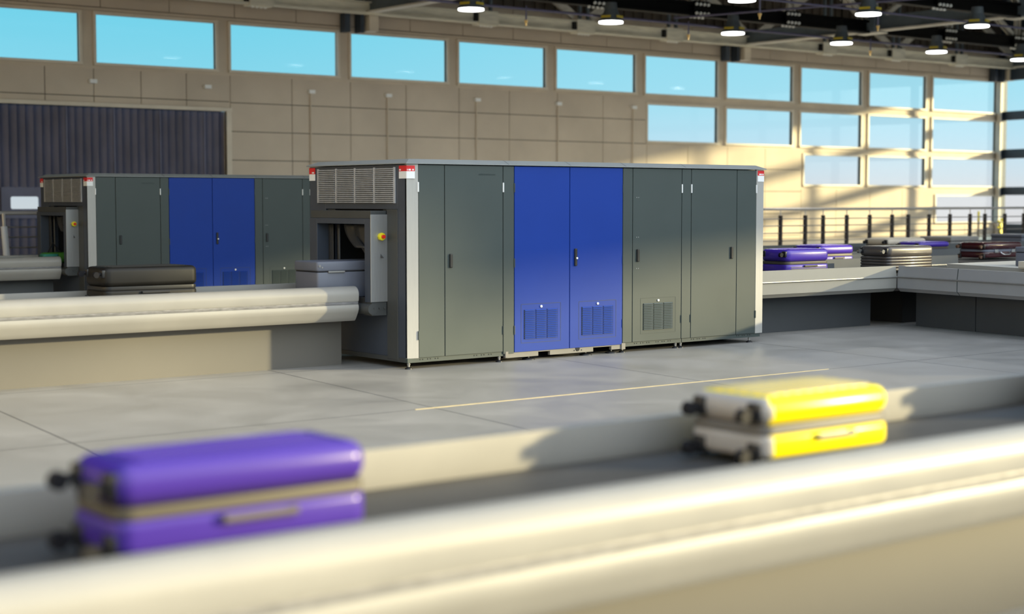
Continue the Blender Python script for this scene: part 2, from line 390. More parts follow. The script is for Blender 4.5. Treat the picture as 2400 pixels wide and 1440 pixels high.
b = MB(); b.box(-12, 20.9, YW + .45, YW + .5, .4, 1.3); b.box(-12, 20.9, YW + .45, YW + .5, 2.1, 4.4); b.box(-12, VX0 - 1, YW + .45, YW + .5, 1.3, 2.1); b.box(VX1 + 1, 20.9, YW + .45, YW + .5, 1.3, 2.1)
b.build('backing', 'gap', do)
# windows
wn = 0
def window(x0, x1, z0, z1, label):
    global wn; wn += 1
    e = empty('window_%d' % wn, ((x0 + x1) / 2, YW, z0)); struct(e, label); w = (x1 - x0) / 2; h = z1 - z0; t = .075
    b = MB()
    b.box(-w - t, w + t, -.06, .10, h, h + t); b.box(-w - t, w + t, -.09, .10, -t, 0); b.box(-w - t, -w, -.06, .10, 0, h); b.box(w, w + t, -.06, .10, 0, h)
    b.build('frame', 'frame', e)
    b = MB(); b.box(-w, w, .03, .04, 0, h); b.build('pane', 'glass', e)
for i, h in enumerate(holes):
    row = ['top', 'second', 'third', 'bottom'][(h[3] < 6) + (h[3] < 4) + (h[3] < 2)]
    window(*h, '%s row window in the back wall' % row)
# right-hand wall (set slightly askew), rows of windows near the corner
ang = math.atan2(.169, 1)      # wall runs towards -Y and a little -X
e = empty('wall_right', (rwx(YW), YW, 0), -ang); struct(e, 'right-hand wall, dark glazing bars against the sky')
def rw(b, y0, y1, z0, z1, x0=0, x1=.3): b.box(x0, x1, -y1, -y0, z0, z1)     # y measured from the corner towards the camera
L = 1.0143
rows = [(5.42, 6.68), (3.87, 5.07), (2.33, 3.50), (.82, 2.00)]
b = MB(); yy0, yy1 = .28, 19.5
zz = [0] + [v for r in rows[::-1] for v in r] + [7.0]
for a, c in zip(zz[::2], zz[1::2]): rw(b, 0, yy1, a, c)
rw(b, 0, yy1, 7.0, ZR)
k = .0
while k < yy1 + .1: rw(b, k - .12 if k else -.1, k + .12, 0, 7.0); k += 3.86
b.build('wall_bars', 'bluecolumn', e)
b = MB()
for r in rows: rw(b, .12, yy1, r[0], r[1], .14, .15)
b.build('pane', 'glass', e)
b = MB(); rw(b, yy1, 31.5, 0, 14); rw(b, 31.5, 47.8, 0, 6.7); rw(b, 47.8, 54.0, 0, 7.2); rw(b, 31.5, 54.4, 8.6, 14); slp = [(.0, 31.5, 7.55), (.0, 50.2, 7.60), (.0, 54.4, 8.2), (.0, 54.4, 8.6), (.0, 31.5, 8.6)]  # unseen wall stretch, openings and sloped lintel shaped to mask the sun
for xx in (0, .3): b.bm.faces.new([b.bm.verts.new((xx, -p[1], p[2])) for p in slp])
rw(b, 54.0, 72, 0, 7.2); rw(b, 54.0, 56.8, 9.3, ZR + 1.5); b.build('sun_mask_panels', 'mullion', e)
b = MB(); b.box(-14, 48, -6.2, -6, 0, 2.9); struct(b.build('wall_front_blocker', 'mullion'), 'unseen low wall added behind the viewpoint to dim the sky light')  # unseen wall, added to cut low sky light and its reflections
b = MB(); b.box(-12.3, -12, -6, 41, 0, ZR); struct(b.build('wall_left_blocker', 'mullion'))  # unseen wall, added to keep left-facing sides dark
b = MB(); b.box(-12, 58, 13.0, 41, ZR, ZR + .2)
y = 13.2
while y < 40: b.box(-12, 58, y, y + .18, ZR - .22, ZR); y += 1.85
struct(b.build('ceiling', 'roof'), 'dark roof deck with purlins')
# wall junction boxes with conduits
for i, (x, c) in enumerate([(16.92, 0), (20.20, 0), (23.47, 1), (26.09, 1), (29.36, 1), (32.61, 1), (35.86, 1)]):
    e = empty('junction_box', (x, YW - .035, 4.875))
    names = ['first', 'second', 'third', 'fourth', 'fifth', 'sixth', 'seventh']
    tag(e, ['pale junction box on the panel wall, leftmost, over the shutter', 'pale junction box over the right end of the shutter', 'pale junction box with conduit, nearest the shutter edge on its right', 'pale junction box with conduit, second right of the shutter', 'pale junction box with conduit, middle one above the blue doors side', 'pale junction box with conduit, second from the low window', 'pale junction box with conduit, closest to the lower windows'][i], 'junction box', 'junction boxes on the back wall')
    b = MB(); b.box(-.10, .10, -.12, 0, -.05, .055, bev=.008); b.build('box', 'white', e)
    if c: b = MB(); b.cyl((-.02, -.045, -.05), (-.02, -.045, -4.4), .022, 8); b.build('conduit', 'mullion', e)

# ------------------------------------------------------------------ roof steelwork
def node_x(): return [-2.1 + 3.87 * i for i in range(16)]     # nodes, every fourth one carries a cross beam
NX = [25.05 + 3.87 * i for i in range(-7, 9)]
PX = [9.57, 25.05, 40.53, 56.0]
_bolt = []
def bolt(par, p, down=0):
    if not _bolt:
        q = MB(); q.cyl((0, .01, 0), (0, -.05, 0), .042, 8); o = q.build('bolt', 'bolt', par, smooth=True); _bolt.append(o)
    else:
        o = _bolt[0].copy(); COL.objects.link(o); o.parent = par
    o.location = p; o.rotation_euler = (R(90) if down else 0, 0, 0)
def gusset_bolts(e_par, x, z, w=.62, h=.42, n=4):
    g = MB(); g.box(x - w / 2, x + w / 2, -.16, -.13, z - h / 2, z + h / 2 + .02); go = g.build('gusset_plate', 'blackgirder', e_par)
    for i in range(n):
        bx_ = x - w * .38 + i * w * .76 / (n - 1)
        for p, dn in (((bx_, -.16, z - .30 * h), 0), ((bx_, -.16, z + .32 * h), 0), ((bx_ - .1, -.05, z - h / 2), 1)): bolt(go, p, dn)
for gi, (gy, lab) in enumerate([(33.3, 'black bolted lattice girder farther from the camera, under the dark roof'), (27.75, 'black bolted lattice girder nearer the camera, seen at the top right')]):
    e = empty('lattice_girder', (0, gy, 0)); tag(e, lab, 'roof girder', 'black lattice girders')
    b = MB(); b.box(8, 53.9, -.14, .14, 7.10, 7.17); b.box(8, 53.9, -.14, .14, 7.43, 7.50); b.box(8, 53.9, -.03, .03, 7.17, 7.43); b.build('bottom_chord', 'blackgirder', e)
    b = MB(); b.box(8, 53.9, -.12, .12, 9.55, 9.85); b.build('top_chord', 'blackgirder', e)
    for x in NX:
        if x < 8: continue
        if min(abs(x - p) for p in PX) > .5: gusset_bolts(e, x, 7.30)
        b = MB(); b.box(x - .16, x - .09, -.12, -.02, 7.5, 9.6); b.box(x + .09, x + .16, -.12, -.02, 7.5, 9.6); b.build('vertical_strut', 'brace', e)
    for i, x in enumerate(NX[:-1]):
        if x < 8: continue
        b = MB(); xa, xb = (x + .3, x + 3.87 - .2) ; za, zb = (7.55, 9.5) if i % 2 else (9.5, 7.55)
        b.beam((xa, -.05, za), (xb, -.05, zb), .05, .14); b.beam((xa, .09, za), (xb, .09, zb), .05, .14); b.build('diagonal_brace', 'brace', e)
# pale eave girder close to the back wall
e = empty('eave_girder', (0, 38.75, 0)); tag(e, 'long pale grey eave girder running just below the roof along the back wall', 'roof girder')
b = MB(); b.box(-2, 56, -.16, .16, 7.11, 7.16); b.box(-2, 56, -.16, .16, 7.42, 7.46); b.box(-2, 56, -.04, .02, 7.16, 7.42); b.build('chord', 'eave', e)
for x in NX:
    if x < 12: continue
    if min(abs(x - p) for p in PX) < .5: continue
    b = MB(); b.box(x - .12, x + .62, -.20, .18, 7.06, 7.50, bev=.02); so = b.build('sleeve', 'eave', e)
    b = MB(); b.box(x - .22, x - .12, -.17, .1, 7.17, 7.41); b.build('dark_slot', 'gap', so)
    for i in range(4): bolt(so, (x + .02 + i * .13, -.1, 7.06), 1)
    b = MB(); b.box(x + .05, x + .13, -.1, 0, 7.5, 9.8); b.box(x + .38, x + .46, -.1, 0, 7.5, 9.8); b.build('hanger', 'girder', e)
for i, x in enumerate(NX[:-1]):
    if x < 12: continue
    b = MB(); za, zb = (7.6, 9.5) if i % 2 else (9.5, 7.6)
    b.beam((x + .5, -.05, za), (x + 3.7, -.05, zb), .1, .26); b.build('diagonal_brace', 'brace', e)
# blue-grey cross beams and wall columns
cl = ['left', 'middle', 'right']
for i, x in enumerate(PX[1:]):
    e = empty('cross_beam', (x, 39.2, 0)); tag(e, ['blue-grey roof beam with pale underside, above the long row of windows on the left', 'blue-grey roof beam with pale underside rising to the upper right corner', 'blue-grey roof beam over the far right corner of the hall'][i], 'roof beam', 'cross beams of the roof')
    b = MB(); b.box(-.05, .05, -20, -.2, 7.20, 7.60); b.box(-.17, .17, -20, -.2, 7.56, 7.62); b.build('web', 'girder', e)
    b = MB(); b.box(-.17, .17, -20, -.5, 7.15, 7.20); b.build('bottom_flange', 'flange', e)
    for yy in (-5.9, -11.45):
        b = MB(); b.box(-.28, .28, yy - .35, yy + .35, 7.12, 7.75, bev=.03); b.build('node_block', 'girder', e)
        b = MB(); b.box(-.24, .24, yy - .45, yy + .45, 7.09, 7.13); b.build('node_plate', 'flange', e)
    b = MB(); b.box(-.60, -.42, -.05, .22, 6.62, 7.15); b.box(-.10, .02, -.1, .22, 6.62, 7.6); b.build('column', 'bluecolumn', e)
    b = MB(); b.box(.10, .42, -.25, .1, 6.66, 7.12, bev=.02); b.build('corbel', 'frame', e)
e = empty('corner_column', (56.0, 39.25, 0)); tag(e, 'dark blue steel column in the far corner of the hall', 'column')
b = MB(); b.box(.02, .16, 0, .16, .4, 7.2); b.build('shaft', 'bluecolumn', e)
b = MB(); b.box(-.06, .01, -.02, .16, .4, 6.75); b.build('edge_trim', 'frame', e)
# sprinkler pipes
def pipe(label, pts, r=.035, heads=()):
    e = empty('sprinkler_pipe', pts[0]); tag(e, label, 'pipe'); p0 = Vector(pts[0])
    b = MB()
    for a, c in zip(pts, pts[1:]): b.cyl(Vector(a) - p0, Vector(c) - p0, r, 10)
    b.build('tube', 'pipe', e)
    for h in heads:
        q = Vector(h) - p0
        b = MB(); b.cyl(q + Vector((0, 0, .0)), q + Vector((0, 0, -.36)), .022, 8); ho = b.build('drop', 'pipe', e)
        b = MB(); b.cyl(q + Vector((0, 0, -.36)), q + Vector((0, 0, -.44)), .05, 8, .03); b.cyl(q + Vector((0, 0, -.44)), q + Vector((0, 0, -.5)), .02, 8); b.build('sprinkler_head', 'brass', ho)
pipe('purple-grey pipe running past the far row of lamps below the girders', [(20, 31.75, 6.62), (48, 31.75, 6.62)], heads=[(25.2, 31.75, 6.7), (30.9, 31.75, 6.7), (38.6, 31.75, 6.7)])
pipe('thin purple-grey pipe slanting up from the far lamps, right half', [(30.3, 31.7, 6.75), (33.5, 24.5, 6.9)], r=.028)
pipe('thin purple-grey pipe over the nearer row of lamps', [(24, 27.4, 6.75), (46, 27.4, 6.75)], r=.028, heads=[(29.1, 27.4, 6.75), (33.6, 27.4, 6.75)])
# high-bay lamps
def lamp():
    e = empty('high_bay_lamp', (0, 0, 0))
    al = bpy.data.lights.new('lamp_beam', 'AREA'); al.shape = 'DISK'; al.size = .6; al.energy = 70; al.color = (1, .95, .86); ao = bpy.data.objects.new('lamp_beam', al); COL.objects.link(ao); ao.parent = e; ao.location = (0, 0, -.03)
    b = MB(); b.cyl((0, 0, .03), (0, 0, .10), .33, 28, .29); b.build('reflector_rim', 'lamphouse', e, smooth=True)
    b = MB(); b.cyl((0, 0, .10), (0, 0, .34), .26, 24, .17); b.cyl((0, 0, .34), (0, 0, .52), .17, 20, .15); b.build('housing', 'lamphouse', e, smooth=True)
    b = MB(); b.cyl((0, 0, -.01), (0, 0, .04), .315, 32); b.build('diffuser', 'lamplight', e)
    for a in (200, 285):
        b = MB(); c, s_ = math.cos(R(a)), math.sin(R(a)); b.box(-.14, .14, -.012, .012, .11, .17, rot=Matrix.Rotation(R(a + 90), 3, 'Z'), piv=(0, 0, 0)); bmesh.ops.translate(b.bm, verts=b.bm.verts, vec=(c * .275, s_ * .275, 0)); b.build('yellow_tag', 'lampyellow', e)
    b = MB(); b.cyl((0, 0, .5), (0, 0, 3.57), .018, 8); b.build('suspension_rod', 'blackgirder', e)
    return e
LA = [(23.21, 31.4), (27.75, 31.4), (32.28, 31.4), (36.85, 31.4), (41.36, 31.4), (45.82, 31.4)]
LB = [(27.12, 26.1), (31.63, 26.1), (36.09, 26.1)]
proto = lamp(); used = False
la = ['leftmost lit lamp of the far row, over the fourth window', 'second lit lamp from the left in the far row', 'third lit lamp of the far row, just left of the middle roof beam', 'fourth lit lamp of the far row, just right of the middle beam column', 'fifth lit lamp of the far row, near the hall corner', 'last lit lamp of the far row, by the right edge of the view']
lb = ['near-row lit lamp cut by the top edge of the view', 'near-row lit lamp hanging in front of the middle beam node', 'near-row lit lamp farthest right, under the sloping beam']
for (x, y), l in list(zip(LA, la)) + list(zip(LB, lb)):
    o = proto if not used else copy_tree(proto); used = True
    o.location = (x, y, 6.42); tag(o, 'round high-bay ' + l, 'lamp', 'lit high-bay lamps')

# ------------------------------------------------------------------ railing on the platform
e = empty('platform_railing', (0, 28.15, .4)); tag(e, 'long steel railing with dark posts and thin cables at the platform edge', 'railing')
b = MB(); b.cyl((4, 0, 1.165), (44, 0, 1.165), .035, 10); b.build('handrail', 'handrail', e, smooth=True)
for z in (.91, .73, .54, .34, .14):
    b = MB(); b.cyl((4, 0, z), (44, 0, z), .014, 6); b.build('cable', 'cable', e)
for x in [30.75, 31.7, 32.4, 33.35, 34.3, 35.25, 35.95, 36.88, 37.83, 38.77, 39.48, 40.45, 41.4, 42.4, 16.5, 18.9, 21.2, 23.5, 25.8, 28.2]:
    b = MB(); b.box(x - .036, x + .036, -.045, .045, 0, 1.0, bev=.006); po = b.build('post', 'post', e)
    b = MB(); b.cyl((x, 0, 1.0), (x, 0, 1.15), .014, 8); b.build('stem', 'handrail', po)
e = empty('sleeved_post', (10.36, 28.0, .4)); tag(e, 'white sleeved post with a thin steel top beside the left-hand railing', 'post')
b = MB(); b.cyl((0, 0, 0), (-.06, 0, .93), .06, 12); b.build('sleeve', 'ceramicwhite', e, smooth=True)
b = MB(); b.cyl((-.06, 0, .93), (-.07, 0, 1.16), .03, 10); b.build('stem', 'handrail', e)

# ------------------------------------------------------------------ baggage scanner
def louvre(par, x0, x1, z0, z1, m, cols=3, n=16, y=0):
    """framed access panel with three banks of tilted blades, in the front plane"""
    fx0, fx1, fz0, fz1 = x0 - .04, x1 + .04, z0 - .04, z1 + .06
    b = MB()
    for a in ((fx0 - .004, fx0), (fx1, fx1 + .004)): b.box(a[0], a[1], y - .0015, y + .004, fz0, fz1)
    for a in ((fz0 - .004, fz0), (fz1, fz1 + .004)): b.box(fx0, fx1, y - .0015, y + .004, a[0], a[1])
    b.build('vent_outline', 'mark', par)
    b = MB(); b.box(x0, x1, y - .002, y + .0, z0, z1); bk = b.build('vent_grille', 'mark', par)
    b = MB(); w = (x1 - x0) / cols; h = (z1 - z0) / n
    for c in range(cols):
        for i in range(n):
            a0 = x0 + c * w + .006; a1 = x0 + (c + 1) * w - .012; zz_ = z0 + i * h
            b.quad((a0, y - .004, zz_ + h * 1.0), (a0, y - .014, zz_ + h * .26), (a1, y - .014, zz_ + h * .26), (a1, y - .004, zz_ + h * 1.0))
        b.box(x0 + (c + 1) * w - .006, x0 + (c + 1) * w + .004, y - .004, y, z0, z1)
    b.build('blade_bank', m, bk)
    b = MB(); b.cyl((fx0 / 2 + fx1 / 2, y - .011, z1 + .03), (fx0 / 2 + fx1 / 2, y + .005, z1 + .03), .014, 14); b.build('lock', 'bolt', par, smooth=True)
def hood(par, mir=False):
    """tunnel hood on an end face; modelled for x<0 and mirrored for the far end"""
    sx = -1 if mir else 1; ox = 5.43 if mir else 0
    def bx(b, x0, x1, *a, **k):
        X0, X1 = (ox - x1, ox - x0) if mir else (x0, x1); b.box(X0, X1, *a, **k)
    b = MB()
    bx(b, -.21, .0, .40, .52, .70, 1.60); bx(b, -.21, 0, 1.50, 1.66, .70, 1.60); bx(b, -.21, 0, .52, 1.50, 1.54, 1.60)
    b.build('hood_frame', 'navy', par, bevel=.004)
    b = MB(); bx(b, -.20, 0, .41, 1.65, 1.60, 1.685); b.build('hood_top', 'dark', par, bevel=.004)
    b = MB(); bx(b, -.215, -.0, .388, .400, .705, 1.645, bev=.005); so = b.build('side_cover', 'panelsteel', par)
    b = MB(); bx(b, -.20, -.01, .40, .55, .56, .70); 
    for xx in (-.17, -.10, -.04): b.cyl((ox + sx * xx, .385, .64), (ox + sx * xx, .405, .64), .012, 8)
    b.cyl((ox + sx * -.19, .39, .63), (ox + sx * -.19, 1.6, .63), .06, 16); b.build('end_roller', 'dark', par, smooth=True)
    es = MB(); cx = ox + sx * -.09
    es.cyl((cx, .388, 1.408), (cx, .345, 1.408), .042, 8); eo = es.build('emergency_stop_base', 'yellow', so, bevel=.004)
    es = MB(); es.cyl((cx + .002, .345, 1.408), (cx + .002, .318, 1.408), .020, 14); es.build('emergency_stop_button', 'redbtn', so, smooth=True)
def scanner(full=True):
    e = empty('baggage_scanner', (9.44, 13.9, 0))
    # carcass with a real tunnel through each end
    b = MB(); T0, T1 = .75, 1.54
    b.box(.10, 5.33, .03, 2.0, T1, 2.175); b.box(.10, 5.33, .03, 2.0, .115, T0 - .07); b.box(.10, 5.33, .03, .52, T0 - .07, T1); b.box(.10, 5.33, 1.5, 2.0, T0 - .07, T1); b.box(1.3, 4.1, .52, 1.5, T0 - .07, T1)
    b.build('carcass', 'gap', e)
    for mir in (0, 1):
        ox = 5.43 if mir else 0; s_ = -1 if mir else 1
        def X(a, c): return (ox - c, ox - a) if mir else (a, c)
        b = MB()
        b.box(*X(0, .10), 0.02, .19, .115, 2.175); b.box(*X(0, .10), 1.66, 2.0, .115, 2.175); b.box(*X(0, .10), .19, 1.66, 1.70, 2.175); b.box(*X(.01, .10), .40, 1.66, .115, .60)
        b.box(*X(.03, .10), 1.5, 1.66, .60, 1.70); b.box(*X(.03, .10), .40, .52, .60, 1.70)
        b.build('end_panel', 'navy', e, bevel=.004)
        b = MB(); b.box(*X(-.005, .10), .192, .398, .09, 1.70); b.build('end_column', 'dark', e, bevel=.004)
        b = MB(); b.box(*X(-.004, .0), .22, 1.80, 1.765, 2.15); fo = b.build('louvre_panel', 'dark', e)
        b = MB(); n = 18
        for i in range(n):
            z = 1.768 + i * .38 / n
            for c in range(4):
                y0 = .222 + c * .395; 
                b.box(*X(-.022, -.004), y0 + .03, y0 + .392, z + .004, z + .012, rot=Matrix.Rotation(R(-20 * s_), 3, 'Y'))
        for c in range(5): y0 = .222 + c * .3915; b.box(*X(-.016, -.003), y0, y0 + .028, 1.766, 2.15)
        b.build('louvre_blades', 'louvre', fo)
        b = MB()
        xa = X(.101, 1.3); b.box(*xa, .52, .525, .69, 1.54); b.box(*xa, 1.495, 1.5, .69, 1.54); b.box(*xa, .52, 1.5, 1.535, 1.54); b.build('tunnel_liner', 'gap', e)
        b = MB(); b.box(*X(-.2, 1.3), .55, 1.47, .69, .745); b.build('tunnel_belt', 'belt', e)
        hood(e, bool(mir))
        # hanging lead-rubber curtain, parted
        xc = ox - s_ * .06
        for k, (y0, y1, pull) in enumerate([(.55, .63, 0), (.64, .95, .16), (.96, 1.18, .30), (1.26, 1.33, -.03), (1.38, 1.48, 0)]):
            b = MB(); m = 8; rows_ = []
            for i in range(m + 1):
                t = i / m; z = 1.53 - t * (.66 if k in (0, 3, 4) else .45 - .1 * k)
                off = pull * t * t; dy = -.32 * t * t * (1 if k in (1, 2) else 0)
                rows_.append([b.bm.verts.new((xc - s_ * (off * .2 + .008 * math.sin(k * 2 + q * 2)), y0 + (y1 - y0) * q / 3 + dy, z)) for q in range(4)])
            for r0, r1 in zip(rows_, rows_[1:]):
                for q in range(3): b.bm.faces.new((r0[q], r0[q + 1], r1[q + 1], r1[q]))
            co = b.build('curtain_flap', 'curtain', e, smooth=True); sm = co.modifiers.new('thick', 'SOLIDIFY'); sm.thickness = .006
        # pale corner strip, slightly chamfered
        b = MB(); y1 = .012
        if mir: b.poly([(5.297, 0), (5.436, .010), (5.436, .06), (5.297, .03)], .115, 2.178)
        else: b.poly([(.0, .02), (.0, .05), (.133, .03), (.133, .0)], .115, 2.178)
        b.build('corner_strip', 'strip', e)
    # cap with sloped rim
    b = MB(); A = [(-.03, -.02), (5.46, -.02), (5.46, 2.03), (-.03, 2.03)]; B_ = [(.07, .08), (5.36, .08), (5.36, 1.93), (.07, 1.93)]
    lo = [b.bm.verts.new((x, y, 2.182)) for x, y in A]; mi = [b.bm.verts.new((x, y, 2.190)) for x, y in A]; hi = [b.bm.verts.new((x, y, 2.235)) for x, y in B_]
    for i in range(4):
        j = (i + 1) % 4; b.bm.faces.new((lo[i], lo[j], mi[j], mi[i])); b.bm.faces.new((mi[i], mi[j], hi[j], hi[i]))
    b.bm.faces.new(lo[::-1]); b.bm.faces.new(hi); co = b.build('top_cap', 'cap', e)
    b = MB()
    for x in (1.335, 2.226, 3.074, 4.044): b.quad((x, -.0205, 2.1905), (x + .006, -.0205, 2.1905), (x + .006, .08, 2.2362), (x, .08, 2.2362)); b.box(x, x + .006, .08, 1.93, 2.2355, 2.2362)
    b.build('cap_joint', 'mark', co)
    # doors and panels
    g = .0045
    def leaf(name, x0, x1, m, z0=.118, z1=2.172):
        b = MB(); b.box(x0 + g, x1 - g, 0, .025, z0, z1, bev=.002, seg=1); return b.build(name, m, e)
    leaf('side_panel', .135, .478, 'door'); dB = leaf('door', .478, 1.27, 'door'); leaf('filler_panel', 1.27, 1.427, 'door', .09)
    d1 = leaf('door', 1.427, 2.232, 'blue', .10); d2 = leaf('door', 2.232, 3.044, 'blue', .10)
    for d in (d1, d2): d['label'] = 'blue door leaf'
    leaf('filler_panel', 3.044, 3.20, 'door'); dC = leaf('door', 3.20, 4.0, 'door'); leaf('filler_panel', 4.0, 4.16, 'door'); dD = leaf('door', 4.16, 4.95, 'door'); leaf('side_panel', 4.95, 5.295, 'door')
    def handle(par, x, blue=False):
        b = MB(); h = .10 if blue else .075
        b.box(x - .018, x + .018, -.022, 0, 1.145 - h, 1.145 + h, bev=.008); ho = b.build('handle', 'black', par)
        if blue: b = MB(); b.cyl((x + .008, -.03, 1.135), (x + .008, -.02, 1.135), .012, 12); b.build('key_cylinder', 'bolt', ho)
    handle(dB, .554); handle(d2, 2.313, True); handle(dC, 3.278); handle(dD, 4.856)
    louvre(d1, 1.565, 2.055, .24, .572, 'blue'); louvre(d2, 2.411, 2.898, .24, .57, 'blue'); louvre(dC, 3.372, 3.86, .25, .57, 'door')
    for x, par in ((.131, dB), (1.27, dB), (4.0, dC), (4.158, dD), (5.292, dD)):
        b = MB(); b.box(x - .007, x + .007, -.012, .01, 1.885, 1.99, bev=.003); ho = b.build('hinge', 'white', par); ho['label'] = 'bright upper hinge'
        b = MB(); b.box(x - .006, x + .006, -.012, .01, .31, .405, bev=.003); b.build('hinge', 'door', par)
    for x, par, m in ((1.427, d1, 'door'), (3.044, d2, 'door')):
        for z in (1.885, 1.05, .30): b = MB(); b.box(x - .006, x + .006, -.010, .01, z, z + .10, bev=.003); b.build('hinge', m, par)
    b = MB()
    for x in (3.245, 3.275, 3.24, 3.272):
        pass
    for z in (1.83, 1.36, .99):
        for x in (3.262, 3.292): b.cyl((x, -.003, z), (x, .001, z), .006, 8)
    b.build('screw', 'cap', dC)
    # printed lettering on the first door
    cu = bpy.data.curves.new('lettering', 'FONT'); cu.body = 'smithsdetection.com'; cu.size = .0305; cu.extrude = .0004; cu.offset = .0004
    lt = bpy.data.objects.new('lettering', cu); COL.objects.link(lt); lt.parent = dB; lt.location = (.932, -.0012, 2.070); lt.rotation_euler = (R(90), 0, 0); cu.materials.append(M['mark'])
    bpy.context.view_layer.update(); wd = lt.dimensions.x
    me = bpy.data.meshes.new_from_object(lt.evaluated_get(bpy.context.evaluated_depsgraph_get())); k_ = .228 / max(wd, .01)
    for v in me.vertices: v.co.x *= k_
    bpy.data.objects.remove(lt); lt = bpy.data.objects.new('lettering', me); COL.objects.link(lt); lt.parent = dB; lt.location = (.932, -.0012, 2.070); lt.rotation_euler = (R(90), 0, 0)
    if not me.materials: me.materials.append(M['mark'])
    # warning labels folded round the corners
    def lab(pts, zr, zw, bars):
        # pts: plan polyline; zr red z range; zw white z range
        n_ = None
        for nm, m, (z0, z1) in (('warning_label', 'red', zr), ('warning_label_field', 'white', zw)):
            b = MB()
            for a, c in zip(pts, pts[1:]): b.beam((a[0], a[1], (z0 + z1) / 2), (c[0], c[1], (z0 + z1) / 2), .004, z1 - z0)
            o = b.build(nm, m, e if n_ is None else n_)
            if n_ is None: n_ = o
        b = MB()
        for seg, t0, t1 in bars:
            a, c = Vector(pts[seg]), Vector(pts[seg + 1]); p, q = a.lerp(c, t0), a.lerp(c, t1); z = zr[0] + .016
            nn = Vector((-(c - a).y, (c - a).x)).normalized() * .0026
            for sg in (1, -1): b.beam((p.x + nn.x * sg, p.y + nn.y * sg, z), (q.x + nn.x * sg, q.y + nn.y * sg, z), .001, .016)
        b.build('label_text', 'white', n_)
    lab([(-.004, .155), (-.004, .018), (.0, .014), (.090, -.0025)], (2.103, 2.163), (2.027, 2.103), [(0, .04, .15), (0, .17, .27), (2, .02, .1), (2, .2, .5), (2, .68, .86)])
    lab([(-.004, 2.004), (-.004, 1.875)], (2.095, 2.166), (2.02, 2.095), [(0, .48, .62), (0, .66, .84)])
    lab([(5.316, -.002), (5.438, .007), (5.440, .15)], (2.106, 2.168), (2.030, 2.106), [(0, .2, .62), (0, .7, .9), (1, .2, .6)])
    # plinth rails and feet
    for x0, x1 in ((0.0, 1.30), (3.09, 4.02), (4.03, 5.40)):
        b = MB(); b.box(x0, x1, .015, .06, .068, .116); ro = b.build('plinth_rail', 'door', e)
        b = MB()
        for c in ((x0 + .16, 6), (x1 - .42, 6)):
            for i in range(c[1]): xx = c[0] + i * .035 + (i // 2) * .03; b.cyl((xx, .012, .098), (xx, .016, .098), .006, 8)
        b.build('slot', 'gap', ro)
    b = MB(); b.box(0, 5.4, 1.9, 1.95, .068, .116); b.box(0, .05, .06, 1.9, .068, .116); b.box(5.36, 5.4, .06, 1.9, .068, .116); b.build('base_frame', 'dark', e)
    b = MB(); b.box(1.33, 1.78, .01, .05, .040, .102); b.box(1.95, 2.60, .01, .05, .040, .102); b.box(1.78, 1.95, .01, .05, .086, .102); b.box(2.60, 2.88, .01, .05, .086, .102); b.box(2.88, 3.03, .01, .05, .045, .102); b.box(3.03, 3.09, -.004, .04, .04, .115); b.box(1.30, 1.34, -.004, .04, .045, .115)
    fo = b.build('base_beam', 'basebeam', e, bevel=.002); fo['label'] = 'pale steel base beam under the blue doors'
    b = MB(); b.cyl((2.36, .005, .09), (2.36, .012, .09), .03, 16); b.cyl((2.31, .005, .07), (2.31, .012, .07), .006, 8); b.cyl((2.42, .005, .07), (2.42, .012, .07), .006, 8); b.build('cable_hole', 'gap', fo)
    def foot(x, y, big=False):
        b = MB(); b.cyl((x, y, .01), (x, y, .12), .013 if not big else .010, 12); b.cyl((x, y, .045), (x, y, .06), .018, 6); lo_ = b.build('levelling_leg', 'steel', e, smooth=True)
        b = MB(); b.cyl((x, y, 0), (x, y, .012), .042 if not big else .075, 20, .038 if not big else .07); b.cyl((x, y, .012), (x, y, .026), .038 if not big else .07, 20, .014); b.build('foot_pad', 'black', lo_, smooth=True)
    for x in (.03, 1.244, 3.075, 3.944, 4.03, 5.232):
        foot(x, .04)
    for x in (1.675, 2.524, 2.92): foot(x, .06, True)
    for x in (.03, 1.3, 2.7, 4.0, 5.3): foot(x, 1.92)
    return e
sc1 = scanner(); tag(sc1, 'large grey-green baggage scanner with bright blue doors, in the centre on the floor', 'baggage scanner', 'baggage scanners')
sc2 = copy_tree(sc1); sc2.location = (10.42, 24.55, 0)
tag(sc2, 'shaded baggage scanner with blue doors standing farther back on the left, behind the black suitcase', 'baggage scanner', 'baggage scanners')

# ------------------------------------------------------------------ conveyors
def arc(cx, cz, r, a0, a1, n=7): return [(cx + r * math.cos(R(a0 + (a1 - a0) * i / n)), cz + r * math.sin(R(a0 + (a1 - a0) * i / n))) for i in range(n + 1)]
